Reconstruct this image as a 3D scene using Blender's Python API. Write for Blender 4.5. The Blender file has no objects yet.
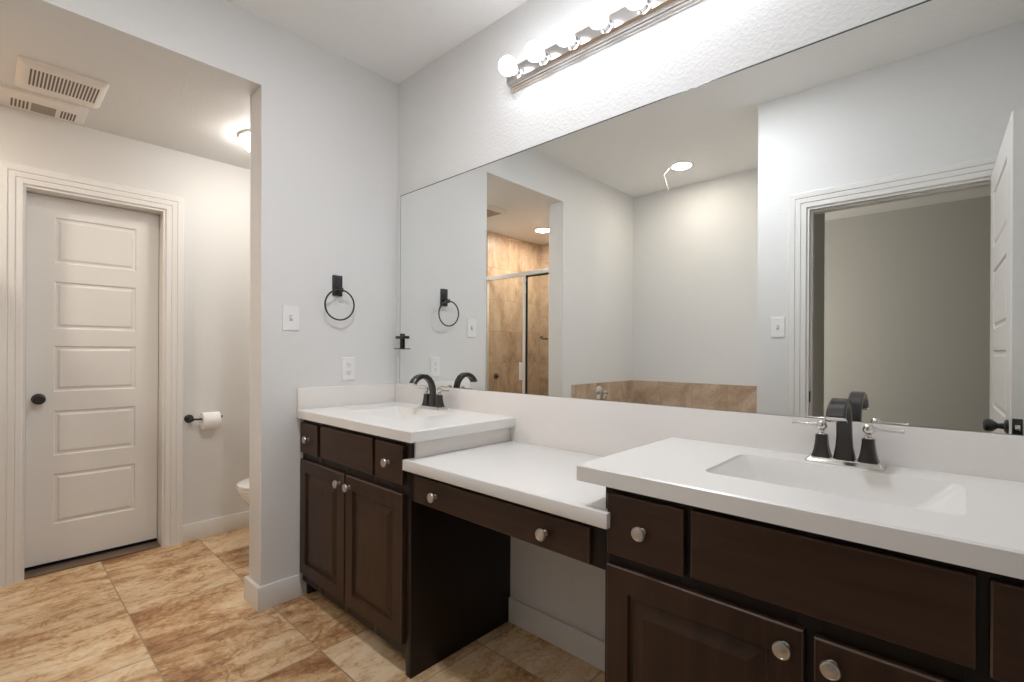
import bpy, bmesh, math, random
from mathutils import Vector, Matrix
random.seed(4)
SC = bpy.context.scene
COL = SC.collection

# ------------------------------------------------------------------ camera
def make_camera():
    f, yaw, pitch, roll, hy = 484.1641, math.radians(47.2603), math.radians(0.009), math.radians(0.3237), 351.879
    F = Vector((-math.cos(yaw) * math.cos(pitch), math.sin(yaw) * math.cos(pitch), math.sin(pitch)))
    r = Vector((math.sin(yaw), math.cos(yaw), 0)); u = r.cross(F)
    R = r * math.cos(roll) + u * math.sin(roll); U = -r * math.sin(roll) + u * math.cos(roll)
    cd = bpy.data.cameras.new('camera'); cam = bpy.data.objects.new('camera', cd); COL.objects.link(cam)
    M = Matrix(((R.x, U.x, -F.x, 2.3813), (R.y, U.y, -F.y, -1.5967), (R.z, U.z, -F.z, 1.2042), (0, 0, 0, 1)))
    cam.matrix_world = M
    cd.sensor_fit = 'HORIZONTAL'; cd.sensor_width = 36; cd.lens = f * 36 / 1024
    cd.shift_y = (hy - 341) / 1024; cd.clip_start = 0.02; cd.clip_end = 50
    SC.camera = cam
make_camera()

# ------------------------------------------------------------------ world, exposure
W = bpy.data.worlds.new('world'); SC.world = W; W.use_nodes = True
W.node_tree.nodes['Background'].inputs[0].default_value = (0.8, 0.86, 1, 1)
W.node_tree.nodes['Background'].inputs[1].default_value = 0.01
SC.view_settings.view_transform = 'Standard'; SC.view_settings.look = 'None'
SC.view_settings.gamma = 1.0; SC.view_settings.use_curve_mapping = False
SC.view_settings.exposure = 1.9
BULB, DOWN, SHOWERL, DOME, BEDFILL = 2.8, 33.0, 85.0, 10.0, 17.0
ROOM_FILL = 92.0
SC.cycles.max_bounces = 16; SC.cycles.diffuse_bounces = 9; SC.cycles.glossy_bounces = 8
SC.cycles.transparent_max_bounces = 12

# ------------------------------------------------------------------ materials
def new_mat(name):
    m = bpy.data.materials.new(name); m.use_nodes = True
    nt = m.node_tree; b = nt.nodes['Principled BSDF']
    return m, nt, b
def plain(name, col, rough=0.5, metal=0.0, bump=0.0, bscale=60, coat=0.0, var=0.0, spec=0.5):
    m, nt, b = new_mat(name)
    b.inputs['Base Color'].default_value = (*col, 1); b.inputs['Roughness'].default_value = rough
    b.inputs['Metallic'].default_value = metal; b.inputs['Coat Weight'].default_value = coat
    b.inputs['Specular IOR Level'].default_value = spec
    tc = nt.nodes.new('ShaderNodeTexCoord')
    n = nt.nodes.new('ShaderNodeTexNoise'); n.inputs['Scale'].default_value = bscale; n.inputs['Detail'].default_value = 3
    nt.links.new(tc.outputs['Object'], n.inputs['Vector'])
    if bump:
        bp = nt.nodes.new('ShaderNodeBump'); bp.inputs['Strength'].default_value = bump; bp.inputs['Distance'].default_value = 0.004
        nt.links.new(n.outputs['Fac'], bp.inputs['Height']); nt.links.new(bp.outputs['Normal'], b.inputs['Normal'])
    if var:
        n2 = nt.nodes.new('ShaderNodeTexNoise'); n2.inputs['Scale'].default_value = 3; n2.inputs['Detail'].default_value = 4
        nt.links.new(tc.outputs['Object'], n2.inputs['Vector'])
        mx = nt.nodes.new('ShaderNodeMix'); mx.data_type = 'RGBA'
        mx.inputs['A'].default_value = (*[c * (1 - var) for c in col], 1); mx.inputs['B'].default_value = (*[min(1, c * (1 + var)) for c in col], 1)
        nt.links.new(n2.outputs['Fac'], mx.inputs['Factor']); nt.links.new(mx.outputs['Result'], b.inputs['Base Color'])
    return m
def emit(name, col, s):
    m, nt, b = new_mat(name)
    b.inputs['Base Color'].default_value = (0.8, 0.8, 0.8, 1)
    b.inputs['Emission Color'].default_value = (*col, 1); b.inputs['Emission Strength'].default_value = s
    return m
WALL = (0.70, 0.70, 0.69)
M = {}
def paint(name, col, strength, scale):
    """sprayed orange-peel wall paint"""
    m, nt, b = new_mat(name)
    b.inputs['Base Color'].default_value = (*col, 1); b.inputs['Roughness'].default_value = 0.55
    b.inputs['Specular IOR Level'].default_value = 0.3
    tc = nt.nodes.new('ShaderNodeTexCoord')
    n = nt.nodes.new('ShaderNodeTexNoise'); n.inputs['Scale'].default_value = scale; n.inputs['Detail'].default_value = 2.5; n.inputs['Roughness'].default_value = 0.55
    cr = nt.nodes.new('ShaderNodeValToRGB'); cr.color_ramp.elements[0].position = 0.42; cr.color_ramp.elements[1].position = 0.62
    bp = nt.nodes.new('ShaderNodeBump'); bp.inputs['Strength'].default_value = strength; bp.inputs['Distance'].default_value = 0.0035
    nt.links.new(tc.outputs['Object'], n.inputs['Vector']); nt.links.new(n.outputs['Fac'], cr.inputs['Fac'])
    nt.links.new(cr.outputs['Color'], bp.inputs['Height']); nt.links.new(bp.outputs['Normal'], b.inputs['Normal'])
    return m
M['wall'] = paint('wall_paint', WALL, 0.10, 95)
M['vwall'] = paint('heavy_texture_wall_paint', WALL, 0.30, 75)
M['ceil'] = paint('ceiling_paint', (0.84, 0.84, 0.83), 0.2, 60)
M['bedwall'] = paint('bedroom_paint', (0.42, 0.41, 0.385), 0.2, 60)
M['trim'] = plain('white_trim', (0.74, 0.73, 0.71), 0.35)
M['door'] = plain('door_paint', (0.74, 0.725, 0.70), 0.38, bump=0.05, bscale=90)
M['counter'] = plain('cultured_marble', (0.755, 0.74, 0.715), 0.30)
M['splash'] = plain('cultured_marble_splash', (0.76, 0.73, 0.70), 0.22, var=0.02)
M['black'] = plain('matte_black', (0.018, 0.017, 0.017), 0.38)
M['bronze'] = plain('dark_bronze', (0.022, 0.017, 0.015), 0.30, spec=0.6)
M['nickel'] = plain('polished_nickel', (0.72, 0.69, 0.65), 0.14, 1.0)
M['pewter'] = plain('brushed_pewter', (0.55, 0.52, 0.49), 0.32, 1.0)
M['chrome'] = plain('chrome_bar', (0.62, 0.60, 0.585), 0.2, 1.0)
M['alu'] = plain('silver_frame', (0.82, 0.82, 0.82), 0.3, 0.6)
M['plastic'] = plain('white_plastic', (0.78, 0.78, 0.77), 0.3)
M['cream'] = plain('cream_plastic', (0.74, 0.70, 0.65), 0.4)
M['slot'] = plain('dark_slot', (0.16, 0.13, 0.11), 0.8)
M['hole'] = plain('dark_hole', (0.02, 0.02, 0.02), 0.8)
M['porcelain'] = plain('porcelain', (0.85, 0.85, 0.84), 0.08, coat=0.5)
M['paper'] = plain('tissue_paper', (0.85, 0.85, 0.85), 0.9, bump=0.2, bscale=120)
M['carpet'] = plain('bedroom_carpet', (0.35, 0.30, 0.25), 0.95, bump=0.5, bscale=200)
M['grout'] = plain('grout', (0.40, 0.33, 0.26), 0.8)
M['toe'] = plain('toe_board', (0.02, 0.014, 0.011), 0.6)
M['bulb'] = emit('lit_bulb', (0.96, 0.985, 1.06), BULB)
M['down'] = emit('lit_downlight', (1.0, 0.90, 0.78), DOWN)
M['downs'] = emit('lit_shower_light', (1.0, 0.88, 0.74), SHOWERL)
M['room'] = emit('added_room_fill', (0.96, 0.985, 1.05), ROOM_FILL)  # glow of the added, unseen ceiling light
M['dome'] = emit('lit_dome', (1.0, 0.95, 0.88), DOME)

m, nt, b = new_mat('mirror_silver'); b.inputs['Base Color'].default_value = (0.90, 0.915, 0.90, 1); b.inputs['Metallic'].default_value = 1; b.inputs['Roughness'].default_value = 0.0
M['mirror'] = m
m, nt, b = new_mat('mirror_edge'); b.inputs['Base Color'].default_value = (0.10, 0.12, 0.11, 1); b.inputs['Roughness'].default_value = 0.2
M['medge'] = m
M['mback'] = plain('mirror_backing', (0.45, 0.45, 0.44), 0.5)

def glass_mat():
    m, nt, b = new_mat('shower_glass'); nt.nodes.remove(b)
    out = nt.nodes['Material Output']
    tr = nt.nodes.new('ShaderNodeBsdfTransparent'); tr.inputs[0].default_value = (0.93, 0.95, 0.94, 1)
    gl = nt.nodes.new('ShaderNodeBsdfGlossy'); gl.inputs['Roughness'].default_value = 0.02
    lw = nt.nodes.new('ShaderNodeLayerWeight'); lw.inputs['Blend'].default_value = 0.5
    fr = nt.nodes.new('ShaderNodeMath'); fr.operation = 'POWER'; fr.inputs[1].default_value = 4.0; fr.use_clamp = True
    nt.links.new(lw.outputs['Facing'], fr.inputs[0])
    sc = nt.nodes.new('ShaderNodeMath'); sc.operation = 'MULTIPLY_ADD'; sc.inputs[1].default_value = 0.8; sc.inputs[2].default_value = 0.03
    nt.links.new(fr.outputs[0], sc.inputs[0]); fr = sc
    mx = nt.nodes.new('ShaderNodeMixShader')
    nt.links.new(fr.outputs[0], mx.inputs[0]); nt.links.new(tr.outputs[0], mx.inputs[1]); nt.links.new(gl.outputs[0], mx.inputs[2])
    nt.links.new(mx.outputs[0], out.inputs['Surface'])
    return m
M['glass'] = glass_mat()

def wood_mat(name, dark, light, axis):
    """espresso-stained wood, grain running along `axis`"""
    m, nt, b = new_mat(name)
    tc = nt.nodes.new('ShaderNodeTexCoord'); mp = nt.nodes.new('ShaderNodeMapping')
    sc = [22, 22, 22]; sc['xyz'.index(axis)] = 1.6
    mp.inputs['Scale'].default_value = sc
    n = nt.nodes.new('ShaderNodeTexNoise'); n.inputs['Scale'].default_value = 1.6; n.inputs['Detail'].default_value = 6; n.inputs['Roughness'].default_value = 0.6
    n2 = nt.nodes.new('ShaderNodeTexNoise'); n2.inputs['Scale'].default_value = 2.2; n2.inputs['Detail'].default_value = 3
    cr = nt.nodes.new('ShaderNodeValToRGB')
    cr.color_ramp.elements[0].position = 0.3; cr.color_ramp.elements[0].color = (*dark, 1)
    cr.color_ramp.elements[1].position = 0.75; cr.color_ramp.elements[1].color = (*light, 1)
    ad = nt.nodes.new('ShaderNodeMath'); ad.operation = 'MULTIPLY_ADD'; ad.inputs[1].default_value = 0.6
    ad2 = nt.nodes.new('ShaderNodeMath'); ad2.operation = 'MULTIPLY'; ad2.inputs[1].default_value = 0.4
    L = nt.links.new
    L(tc.outputs['Object'], mp.inputs['Vector']); L(mp.outputs['Vector'], n.inputs['Vector']); L(tc.outputs['Object'], n2.inputs['Vector'])
    L(n2.outputs['Fac'], ad2.inputs[0]); L(n.outputs['Fac'], ad.inputs[0]); L(ad2.outputs[0], ad.inputs[2])
    L(ad.outputs[0], cr.inputs['Fac']); L(cr.outputs['Color'], b.inputs['Base Color'])
    bp = nt.nodes.new('ShaderNodeBump'); bp.inputs['Strength'].default_value = 0.12; bp.inputs['Distance'].default_value = 0.002
    L(n.outputs['Fac'], bp.inputs['Height']); L(bp.outputs['Normal'], b.inputs['Normal'])
    b.inputs['Roughness'].default_value = 0.42; b.inputs['Specular IOR Level'].default_value = 0.3
    return m
DK, LT = (0.020, 0.0095, 0.005), (0.064, 0.032, 0.018)
M['wood_h'] = wood_mat('espresso_wood_rail', DK, LT, 'x')
M['wood_v'] = wood_mat('espresso_wood_upright', DK, LT, 'z')
M['frame'] = wood_mat('espresso_wood_frame', (0.007, 0.004, 0.003), (0.020, 0.011, 0.007), 'z')
M['worn'] = plain('worn_wood_edge', (0.085, 0.052, 0.035), 0.5, spec=0.3)

def tile_mat(name, ax, size, org, cols, grout, rough, streak, gw=0.0035, bumpd=0.002, vein=0.03):
    """stone-look tile: own vein pattern per tile, grout joints. ax: the two object axes the grid lies on"""
    m, nt, b = new_mat(name); N = nt.nodes.new; L = nt.links.new
    tc = N('ShaderNodeTexCoord'); sp = N('ShaderNodeSeparateXYZ'); L(tc.outputs['Object'], sp.inputs[0])
    def mth(op, a, bb=None, c=None):
        n = N('ShaderNodeMath'); n.operation = op
        for i, v in enumerate((a, bb, c)):
            if v is None: continue
            if isinstance(v, (int, float)): n.inputs[i].default_value = v
            else: L(v, n.inputs[i])
        return n.outputs[0]
    cell, fr = [], []
    for k in (0, 1):
        q = mth('DIVIDE', mth('SUBTRACT', sp.outputs['XYZ'.index(ax[k])], org[k]), size[k])
        fl = mth('FLOOR', q); cell.append(fl)
        d = mth('SUBTRACT', q, fl); e = mth('MINIMUM', d, mth('SUBTRACT', 1.0, d))
        fr.append(mth('MULTIPLY', e, size[k]))
    edge = mth('MINIMUM', fr[0], fr[1])
    gm = mth('GREATER_THAN', edge, gw)
    cb = N('ShaderNodeCombineXYZ'); L(cell[0], cb.inputs[0]); L(cell[1], cb.inputs[1])
    wn = N('ShaderNodeTexWhiteNoise'); L(cb.outputs[0], wn.inputs['Vector'])
    sc = N('ShaderNodeVectorMath'); sc.operation = 'SCALE'; sc.inputs['Scale'].default_value = 37; L(wn.outputs['Color'], sc.inputs[0])
    ad = N('ShaderNodeVectorMath'); ad.operation = 'ADD'; L(tc.outputs['Object'], ad.inputs[0]); L(sc.outputs[0], ad.inputs[1])
    mp = N('ShaderNodeMapping'); mp.inputs['Scale'].default_value = streak[0]; mp.inputs['Rotation'].default_value = streak[1]; L(ad.outputs[0], mp.inputs['Vector'])
    n1 = N('ShaderNodeTexNoise'); n1.inputs['Scale'].default_value = 1.0; n1.inputs['Detail'].default_value = 8; n1.inputs['Roughness'].default_value = 0.68; n1.inputs['Distortion'].default_value = 0.9; L(mp.outputs[0], n1.inputs['Vector'])
    n2 = N('ShaderNodeTexNoise'); n2.inputs['Scale'].default_value = 45; n2.inputs['Detail'].default_value = 8; n2.inputs['Roughness'].default_value = 0.7; L(ad.outputs[0], n2.inputs['Vector'])
    f = mth('ADD', mth('MULTIPLY', n1.outputs['Fac'], 0.74), mth('MULTIPLY', n2.outputs['Fac'], 0.26))
    f = mth('ADD', f, mth('MULTIPLY', mth('SUBTRACT', wn.outputs['Value'], 0.5), 0.06))
    mp3 = N('ShaderNodeMapping'); mp3.inputs['Scale'].default_value = [v * 1.7 for v in streak[0]]; mp3.inputs['Rotation'].default_value = [v * 1.6 for v in streak[1]]; mp3.inputs['Location'].default_value = (5, 9, 2); L(ad.outputs[0], mp3.inputs['Vector'])
    n3 = N('ShaderNodeTexNoise'); n3.inputs['Scale'].default_value = 1.0; n3.inputs['Detail'].default_value = 7; n3.inputs['Roughness'].default_value = 0.6; n3.inputs['Distortion'].default_value = 1.2; L(mp3.outputs[0], n3.inputs['Vector'])
    rg = mth('MAXIMUM', mth('SUBTRACT', 1.0, mth('MULTIPLY', mth('ABSOLUTE', mth('SUBTRACT', n3.outputs['Fac'], 0.47)), 28.0)), 0.0)
    f = mth('SUBTRACT', f, mth('MULTIPLY', rg, vein))
    cr = N('ShaderNodeValToRGB'); r = cr.color_ramp
    while len(r.elements) < len(cols): r.elements.new(0.5)
    for e, (p, c) in zip(r.elements, cols): e.position = p; e.color = (*c, 1)
    L(f, cr.inputs['Fac'])
    mx = N('ShaderNodeMix'); mx.data_type = 'RGBA'; mx.inputs['A'].default_value = (*grout, 1); L(cr.outputs['Color'], mx.inputs['B']); L(gm, mx.inputs['Factor'])
    L(mx.outputs['Result'], b.inputs['Base Color'])
    bp = N('ShaderNodeBump'); bp.inputs['Strength'].default_value = 0.5; bp.inputs['Distance'].default_value = bumpd
    h = mth('ADD', mth('MULTIPLY', mth('MINIMUM', mth('DIVIDE', edge, gw * 1.6), 1.0), 1.0), mth('MULTIPLY', f, 0.5))
    L(h, bp.inputs['Height']); L(bp.outputs['Normal'], b.inputs['Normal'])
    b.inputs['Roughness'].default_value = rough; b.inputs['Specular IOR Level'].default_value = 0.4
    return m
FC = [(0.33, (0.25, 0.110, 0.044)), (0.43, (0.46, 0.26, 0.125)), (0.50, (0.64, 0.44, 0.25)), (0.60, (0.76, 0.60, 0.41))]
M['floor'] = tile_mat('travertine_floor', 'XY', (0.445, 0.4725), (0.06, -0.685), FC, (0.36, 0.25, 0.16), 0.42,
                      ((4.4, 2.1, 3), (0, 0, math.radians(-20))), gw=0.0026, vein=0.085)
SCO = [(0.34, (0.30, 0.195, 0.125)), (0.46, (0.43, 0.31, 0.215)), (0.56, (0.53, 0.405, 0.295)), (0.68, (0.60, 0.48, 0.37))]
M['tile_x'] = tile_mat('shower_tile', 'YZ', (0.33, 0.33), (-2.765, 0.10), SCO, (0.36, 0.25, 0.16), 0.3, ((3, 7, 3.0), (0.2, 0, 0)), gw=0.0025)
M['tile_y'] = tile_mat('surround_tile', 'XZ', (0.31, 0.33), (-0.02, 0.62), SCO, (0.36, 0.25, 0.16), 0.3, ((3.5, 5, 3.5), (0, 0.3, 0)), gw=0.0025)

# ------------------------------------------------------------------ mesh helpers
ORG = {}
def tag(o, label, cat, group=None, kind=None):
    o['label'] = label; o['category'] = cat
    if group: o['group'] = group
    if kind: o['kind'] = kind
    return o
def smooth_by_angle(me, ang=35):
    for p in me.polygons: p.use_smooth = True
    me.set_sharp_from_angle(angle=math.radians(ang))
def obj(name, bm, mat, parent=None, org=None, smooth=True, mats=None, recalc=True):
    if org is None: org = ORG.get(parent.name if parent else None, Vector((0, 0, 0)))
    org = Vector(org)
    if recalc: bmesh.ops.recalc_face_normals(bm, faces=bm.faces[:])
    bmesh.ops.translate(bm, verts=bm.verts[:], vec=-org)
    me = bpy.data.meshes.new(name); bm.to_mesh(me); bm.free()
    for mm in (mats or [mat]): me.materials.append(mm)
    if smooth: smooth_by_angle(me)
    o = bpy.data.objects.new(name, me); COL.objects.link(o)
    if parent:
        o.parent = parent; o.location = org - ORG[parent.name]
    else: o.location = org
    ORG[o.name] = org
    return o
def thing(name, loc, label, cat, group=None, kind=None):
    o = bpy.data.objects.new(name, None); COL.objects.link(o); o.location = loc; o.empty_display_size = 0.05
    ORG[o.name] = Vector(loc)
    return tag(o, label, cat, group, kind)
def copy_tree(o, parent=None):
    c = o.copy(); COL.objects.link(c)
    if parent: c.parent = parent
    for ch in [x for x in list(COL.objects) if x.parent == o]: copy_tree(ch, c)
    return c
def B(): return bmesh.new()
def box(bm, x0, x1, y0, y1, z0, z1, bev=0.0, seg=2):
    vs = [bm.verts.new(p) for p in ((x0, y0, z0), (x1, y0, z0), (x1, y1, z0), (x0, y1, z0), (x0, y0, z1), (x1, y0, z1), (x1, y1, z1), (x0, y1, z1))]
    fs = [bm.faces.new([vs[i] for i in q]) for q in ((3, 2, 1, 0), (4, 5, 6, 7), (0, 1, 5, 4), (1, 2, 6, 5), (2, 3, 7, 6), (3, 0, 4, 7))]
    if bev:
        es = list({e for f in fs for e in f.edges})
        bmesh.ops.bevel(bm, geom=es, offset=bev, segments=seg, profile=0.5, affect='EDGES', clamp_overlap=True)
    return bm
def prism(bm, pts, axis, a, b, bev=0.0):
    """polygon pts (2-D) extruded along axis from a to b"""
    def P(p, t):
        return {'x': (t, p[0], p[1]), 'y': (p[0], t, p[1]), 'z': (p[0], p[1], t)}[axis]
    A = [bm.verts.new(P(p, a)) for p in pts]; Bv = [bm.verts.new(P(p, b)) for p in pts]
    n = len(pts); fs = [bm.faces.new(A[::-1]), bm.faces.new(Bv)]
    for i in range(n): fs.append(bm.faces.new((A[i], A[(i + 1) % n], Bv[(i + 1) % n], Bv[i])))
    if bev:
        es = list({e for f in fs[:2] for e in f.edges})
        bmesh.ops.bevel(bm, geom=es, offset=bev, segments=2, profile=0.5, affect='EDGES', clamp_overlap=True)
    return bm
def rings(bm, loops, cap0=True, cap1=True, closed=True):
    """skin consecutive point loops of equal length"""
    V = [[bm.verts.new(p) for p in lp] for lp in loops]; n = len(V[0])
    for a, b_ in zip(V, V[1:]):
        for i in range(n if closed else n - 1):
            j = (i + 1) % n
            bm.faces.new((a[i], a[j], b_[j], b_[i]))
    if cap0: bm.faces.new(V[0][::-1])
    if cap1: bm.faces.new(V[-1])
    return V
def lathe(bm, prof, o, d, seg=24, cap0=True, cap1=True):
    """profile of (radius, distance) revolved about direction d through o"""
    d = Vector(d).normalized(); o = Vector(o)
    a = d.orthogonal().normalized(); b_ = d.cross(a)
    lp = []
    for r, t in prof:
        lp.append([o + d * t + (a * math.cos(2 * math.pi * k / seg) + b_ * math.sin(2 * math.pi * k / seg)) * max(r, 1e-4) for k in range(seg)])
    rings(bm, lp, cap0, cap1)
    return bm
def tube(bm, pts, r, seg=10, closed=False):
    pts = [Vector(p) for p in pts]; n = len(pts); lp = []
    up = None
    for i, p in enumerate(pts):
        t = (pts[(i + 1) % n] - pts[i - 1]) if closed or 0 < i < n - 1 else (pts[1] - pts[0] if i == 0 else pts[-1] - pts[-2])
        t.normalize()
        if up is None: up = t.orthogonal().normalized()
        up = (up - t * up.dot(t)).normalized(); s = t.cross(up)
        rr = r[i] if isinstance(r, (list, tuple)) else r
        lp.append([p + (up * math.cos(2 * math.pi * k / seg) + s * math.sin(2 * math.pi * k / seg)) * rr for k in range(seg)])
    if closed: lp.append(lp[0])
    rings(bm, lp, not closed, not closed)
    if closed: bmesh.ops.remove_doubles(bm, verts=bm.verts[:], dist=1e-6)
    return bm
def rrect(x0, x1, y0, y1, r, k=5):
    """rounded rectangle outline, four corners of k+1 points"""
    out = []
    for cx, cy, a0 in ((x1 - r, y1 - r, 0), (x0 + r, y1 - r, 90), (x0 + r, y0 + r, 180), (x1 - r, y0 + r, 270)):
        for i in range(k + 1):
            a = math.radians(a0 + 90 * i / k); out.append((cx + r * math.cos(a), cy + r * math.sin(a)))
    return out
def slab_with_panels(bm, mp, u0, u1, w0, w1, depth, panels, prof, back=None, edge=0.003, worn=0):
    """A slab whose face (mapped by mp(u, w, d)) carries recessed/raised panels. prof: list of (inset, depth)"""
    us = sorted({u0 + edge, u1 - edge} | {p[0] for p in panels} | {p[2] for p in panels})
    ws = sorted({w0 + edge, w1 - edge} | {p[1] for p in panels} | {p[3] for p in panels})
    cache = {}
    def V(u, w, d):
        k = (round(u, 5), round(w, 5), round(d, 5))
        if k not in cache: cache[k] = bm.verts.new(mp(u, w, d))
        return cache[k]
    def face(side):
        D = depth if side > 0 else 0.0
        for i in range(len(us) - 1):
            for j in range(len(ws) - 1):
                a, b_, c, d = us[i], us[i + 1], ws[j], ws[j + 1]
                if any(p[0] <= a + 1e-6 and p[2] >= b_ - 1e-6 and p[1] <= c + 1e-6 and p[3] >= d - 1e-6 for p in panels): continue
                bm.faces.new((V(a, c, D), V(b_, c, D), V(b_, d, D), V(a, d, D)))
        for p in panels:
            # outline including grid points so no cracks appear
            prev = [V(p[0], p[1], D), V(p[2], p[1], D), V(p[2], p[3], D), V(p[0], p[3], D)]
            for ins, dep in prof:
                q = [V(p[0] + ins, p[1] + ins, D - side * dep), V(p[2] - ins, p[1] + ins, D - side * dep), V(p[2] - ins, p[3] - ins, D - side * dep), V(p[0] + ins, p[3] - ins, D - side * dep)]
                for k in range(4):
                    bm.faces.new((prev[k], prev[(k + 1) % 4], q[(k + 1) % 4], q[k]))
                prev = q
            bm.faces.new(prev)
    face(1)
    if back: face(-1)
    # rim
    def rim(D0, D1, back_flat):
        o1 = [V(u0, w0, D1 - edge), V(u1, w0, D1 - edge), V(u1, w1, D1 - edge), V(u0, w1, D1 - edge)]
        i1 = []
        # bevel from the face outline to the side
        ring_pts = [(u, ws[0]) for u in us] + [(us[-1], w) for w in ws[1:]] + [(u, ws[-1]) for u in us[::-1][1:]] + [(us[0], w) for w in ws[::-1][1:-1]]
        return o1, ring_pts
    o1, rp = rim(0, depth, True)
    def outer(u, w):
        uu = u0 if u == us[0] else (u1 if u == us[-1] else u); ww = w0 if w == ws[0] else (w1 if w == ws[-1] else w)
        return uu, ww
    n = len(rp)
    lo = edge if back else 0.0
    for k in range(n):
        a, b_ = rp[k], rp[(k + 1) % n]; oa, ob = outer(*a), outer(*b_)
        bm.faces.new((V(*a, depth), V(*b_, depth), V(*ob, depth - edge), V(*oa, depth - edge))).material_index = worn
        bm.faces.new((V(*oa, depth - edge), V(*ob, depth - edge), V(*ob, lo), V(*oa, lo)))
        if back: bm.faces.new((V(*oa, lo), V(*ob, lo), V(*b_, 0.0), V(*a, 0.0)))
    if not back:
        bm.faces.new([V(*outer(*q), 0.0) for q in rp][::-1])
    return bm

# ------------------------------------------------------------------ room shell
H1, H2 = 2.743, 2.441            # main ceiling, hall ceiling
YT, XH = -2.765, -1.19           # tub wall, hall door wall
def struct(name, bm, mat, label, cat, smooth=False, org=None, mats=None):
    return tag(obj(name, bm, mat, smooth=smooth, org=org or (0, 0, 0), mats=mats), label, cat, kind='structure')
struct('floor', box(B(), -1.32, 2.70, -2.85, 0.05, -0.06, 0.0), M['floor'], 'tan travertine-look tile floor of the bathroom', 'floor')
struct('floor_bedroom', box(B(), -1.5, 4.6, -5.1, -2.85, -0.06, 0.0), M['carpet'], 'beige carpet floor of the room beyond the doorway', 'floor')
struct('ceiling', box(B(), -0.146, 2.70, -2.85, 0.05, H1, H1 + 0.06), M['ceil'], 'high white textured ceiling over the vanity and the tub', 'ceiling')
struct('ceiling_hall', box(B(), -1.40, -0.1462, -2.85, 0.05, H2, H2 + 0.06), M['wall'], 'lower ceiling over the toilet passage', 'ceiling')
struct('ceiling_bedroom', box(B(), -1.5, 4.6, -5.1, -2.85, H1, H1 + 0.06), M['ceil'], 'ceiling of the dim room beyond the doorway', 'ceiling')
struct('ceiling_entry', box(B(), 1.5, 4.6, -2.85, -1.78, H1 + 0.001, H1 + 0.06), M['ceil'], 'ceiling strip just beyond the doorway', 'ceiling')
struct('floor_entry', box(B(), 2.70, 4.6, -2.85, -1.70, -0.06, 0.0), M['carpet'], 'carpet strip beside the doorway', 'floor')
struct('wall_vanity', box(B(), -1.40, 2.76, 0.0, 0.12, -0.02, H1), M['vwall'], 'pale grey textured wall behind the long mirror', 'wall')
bm = prism(B(), [(0.0, -0.02), (0.0, H1), (YT, H1), (YT, -0.02), (-1.612, -0.02), (-1.612, H2), (-0.735, H2), (-0.735, -0.02)], 'x', -0.146, 0.0)
es = [e for e in bm.edges if all(v.co.y < -0.7 and v.co.y > -1.65 for v in e.verts) and abs(e.verts[0].co.x - e.verts[1].co.x) < 1e-6 and min(v.co.z for v in e.verts) <= H2 + 1e-4 and not (e.verts[0].co.x < -0.1 and abs(e.verts[0].co.z - e.verts[1].co.z) < 1e-4)]
bmesh.ops.bevel(bm, geom=es, offset=0.006, segments=3, profile=0.5, affect='EDGES')
struct('wall_left', bm, M['wall'], 'pale grey wall with the towel ring and the open passage beside it', 'wall')
# hall wall with the closet door opening
OY0, OY1, OZ = -1.476, -0.861, 2.062
struct('wall_hall', prism(B(), [(0.0, -0.02), (0.0, H2), (YT, H2), (YT, -0.02), (OY0, -0.02), (OY0, OZ), (OY1, OZ), (OY1, -0.02)], 'x', XH - 0.12, XH), M['wall'],
       'grey wall of the passage holding the white five-panel door', 'wall')
struct('wall_closet', box(B(), -1.42, -1.40, -1.7, -0.6, -0.02, 2.44), M['toe'], 'dark back of the closet behind the five-panel door', 'wall')
struct('wall_tub', box(B(), -1.32, 1.60, YT - 0.12, YT, -0.02, H1), M['wall'], 'pale wall behind the bathtub and the shower', 'wall')
struct('wall_tub_side', box(B(), 1.46, 1.60, YT, -1.78, -0.02, H1), M['wall'], 'partition between the bathtub and the next room', 'wall')
DX0, DX1, DZ = 1.726, 2.526, 2.052
struct('wall_doorway', prism(B(), [(1.46, -0.02), (1.46, H1), (2.76, H1), (2.76, -0.02), (DX1, -0.02), (DX1, DZ), (DX0, DZ), (DX0, -0.02)], 'y', -1.78, -1.661), M['wall'],
       'grey wall with the open doorway, opposite the mirror', 'wall')
struct('wall_right', box(B(), 2.645, 2.76, -1.661, 0.0, -0.02, H1), M['wall'], 'grey wall at the right end of the vanity', 'wall')
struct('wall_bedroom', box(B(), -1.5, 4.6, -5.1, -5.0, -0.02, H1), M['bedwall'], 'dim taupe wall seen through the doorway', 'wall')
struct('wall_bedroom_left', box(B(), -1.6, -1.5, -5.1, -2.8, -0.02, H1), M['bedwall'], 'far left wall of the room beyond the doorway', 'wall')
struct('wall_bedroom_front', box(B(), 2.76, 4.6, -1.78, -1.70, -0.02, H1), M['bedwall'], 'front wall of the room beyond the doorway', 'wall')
bm = prism(B(), [(-1.70, -0.02), (-1.70, H1), (-5.1, H1), (-5.1, -0.02)], 'x', 4.6, 4.7)
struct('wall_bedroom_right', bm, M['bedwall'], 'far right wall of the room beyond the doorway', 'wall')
struct('wall_bedroom_return', box(B(), -1.5, 1.45, -2.90, YT - 0.121, -0.02, H1), M['bedwall'], 'back side of the tub wall in the next room', 'wall')

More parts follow.
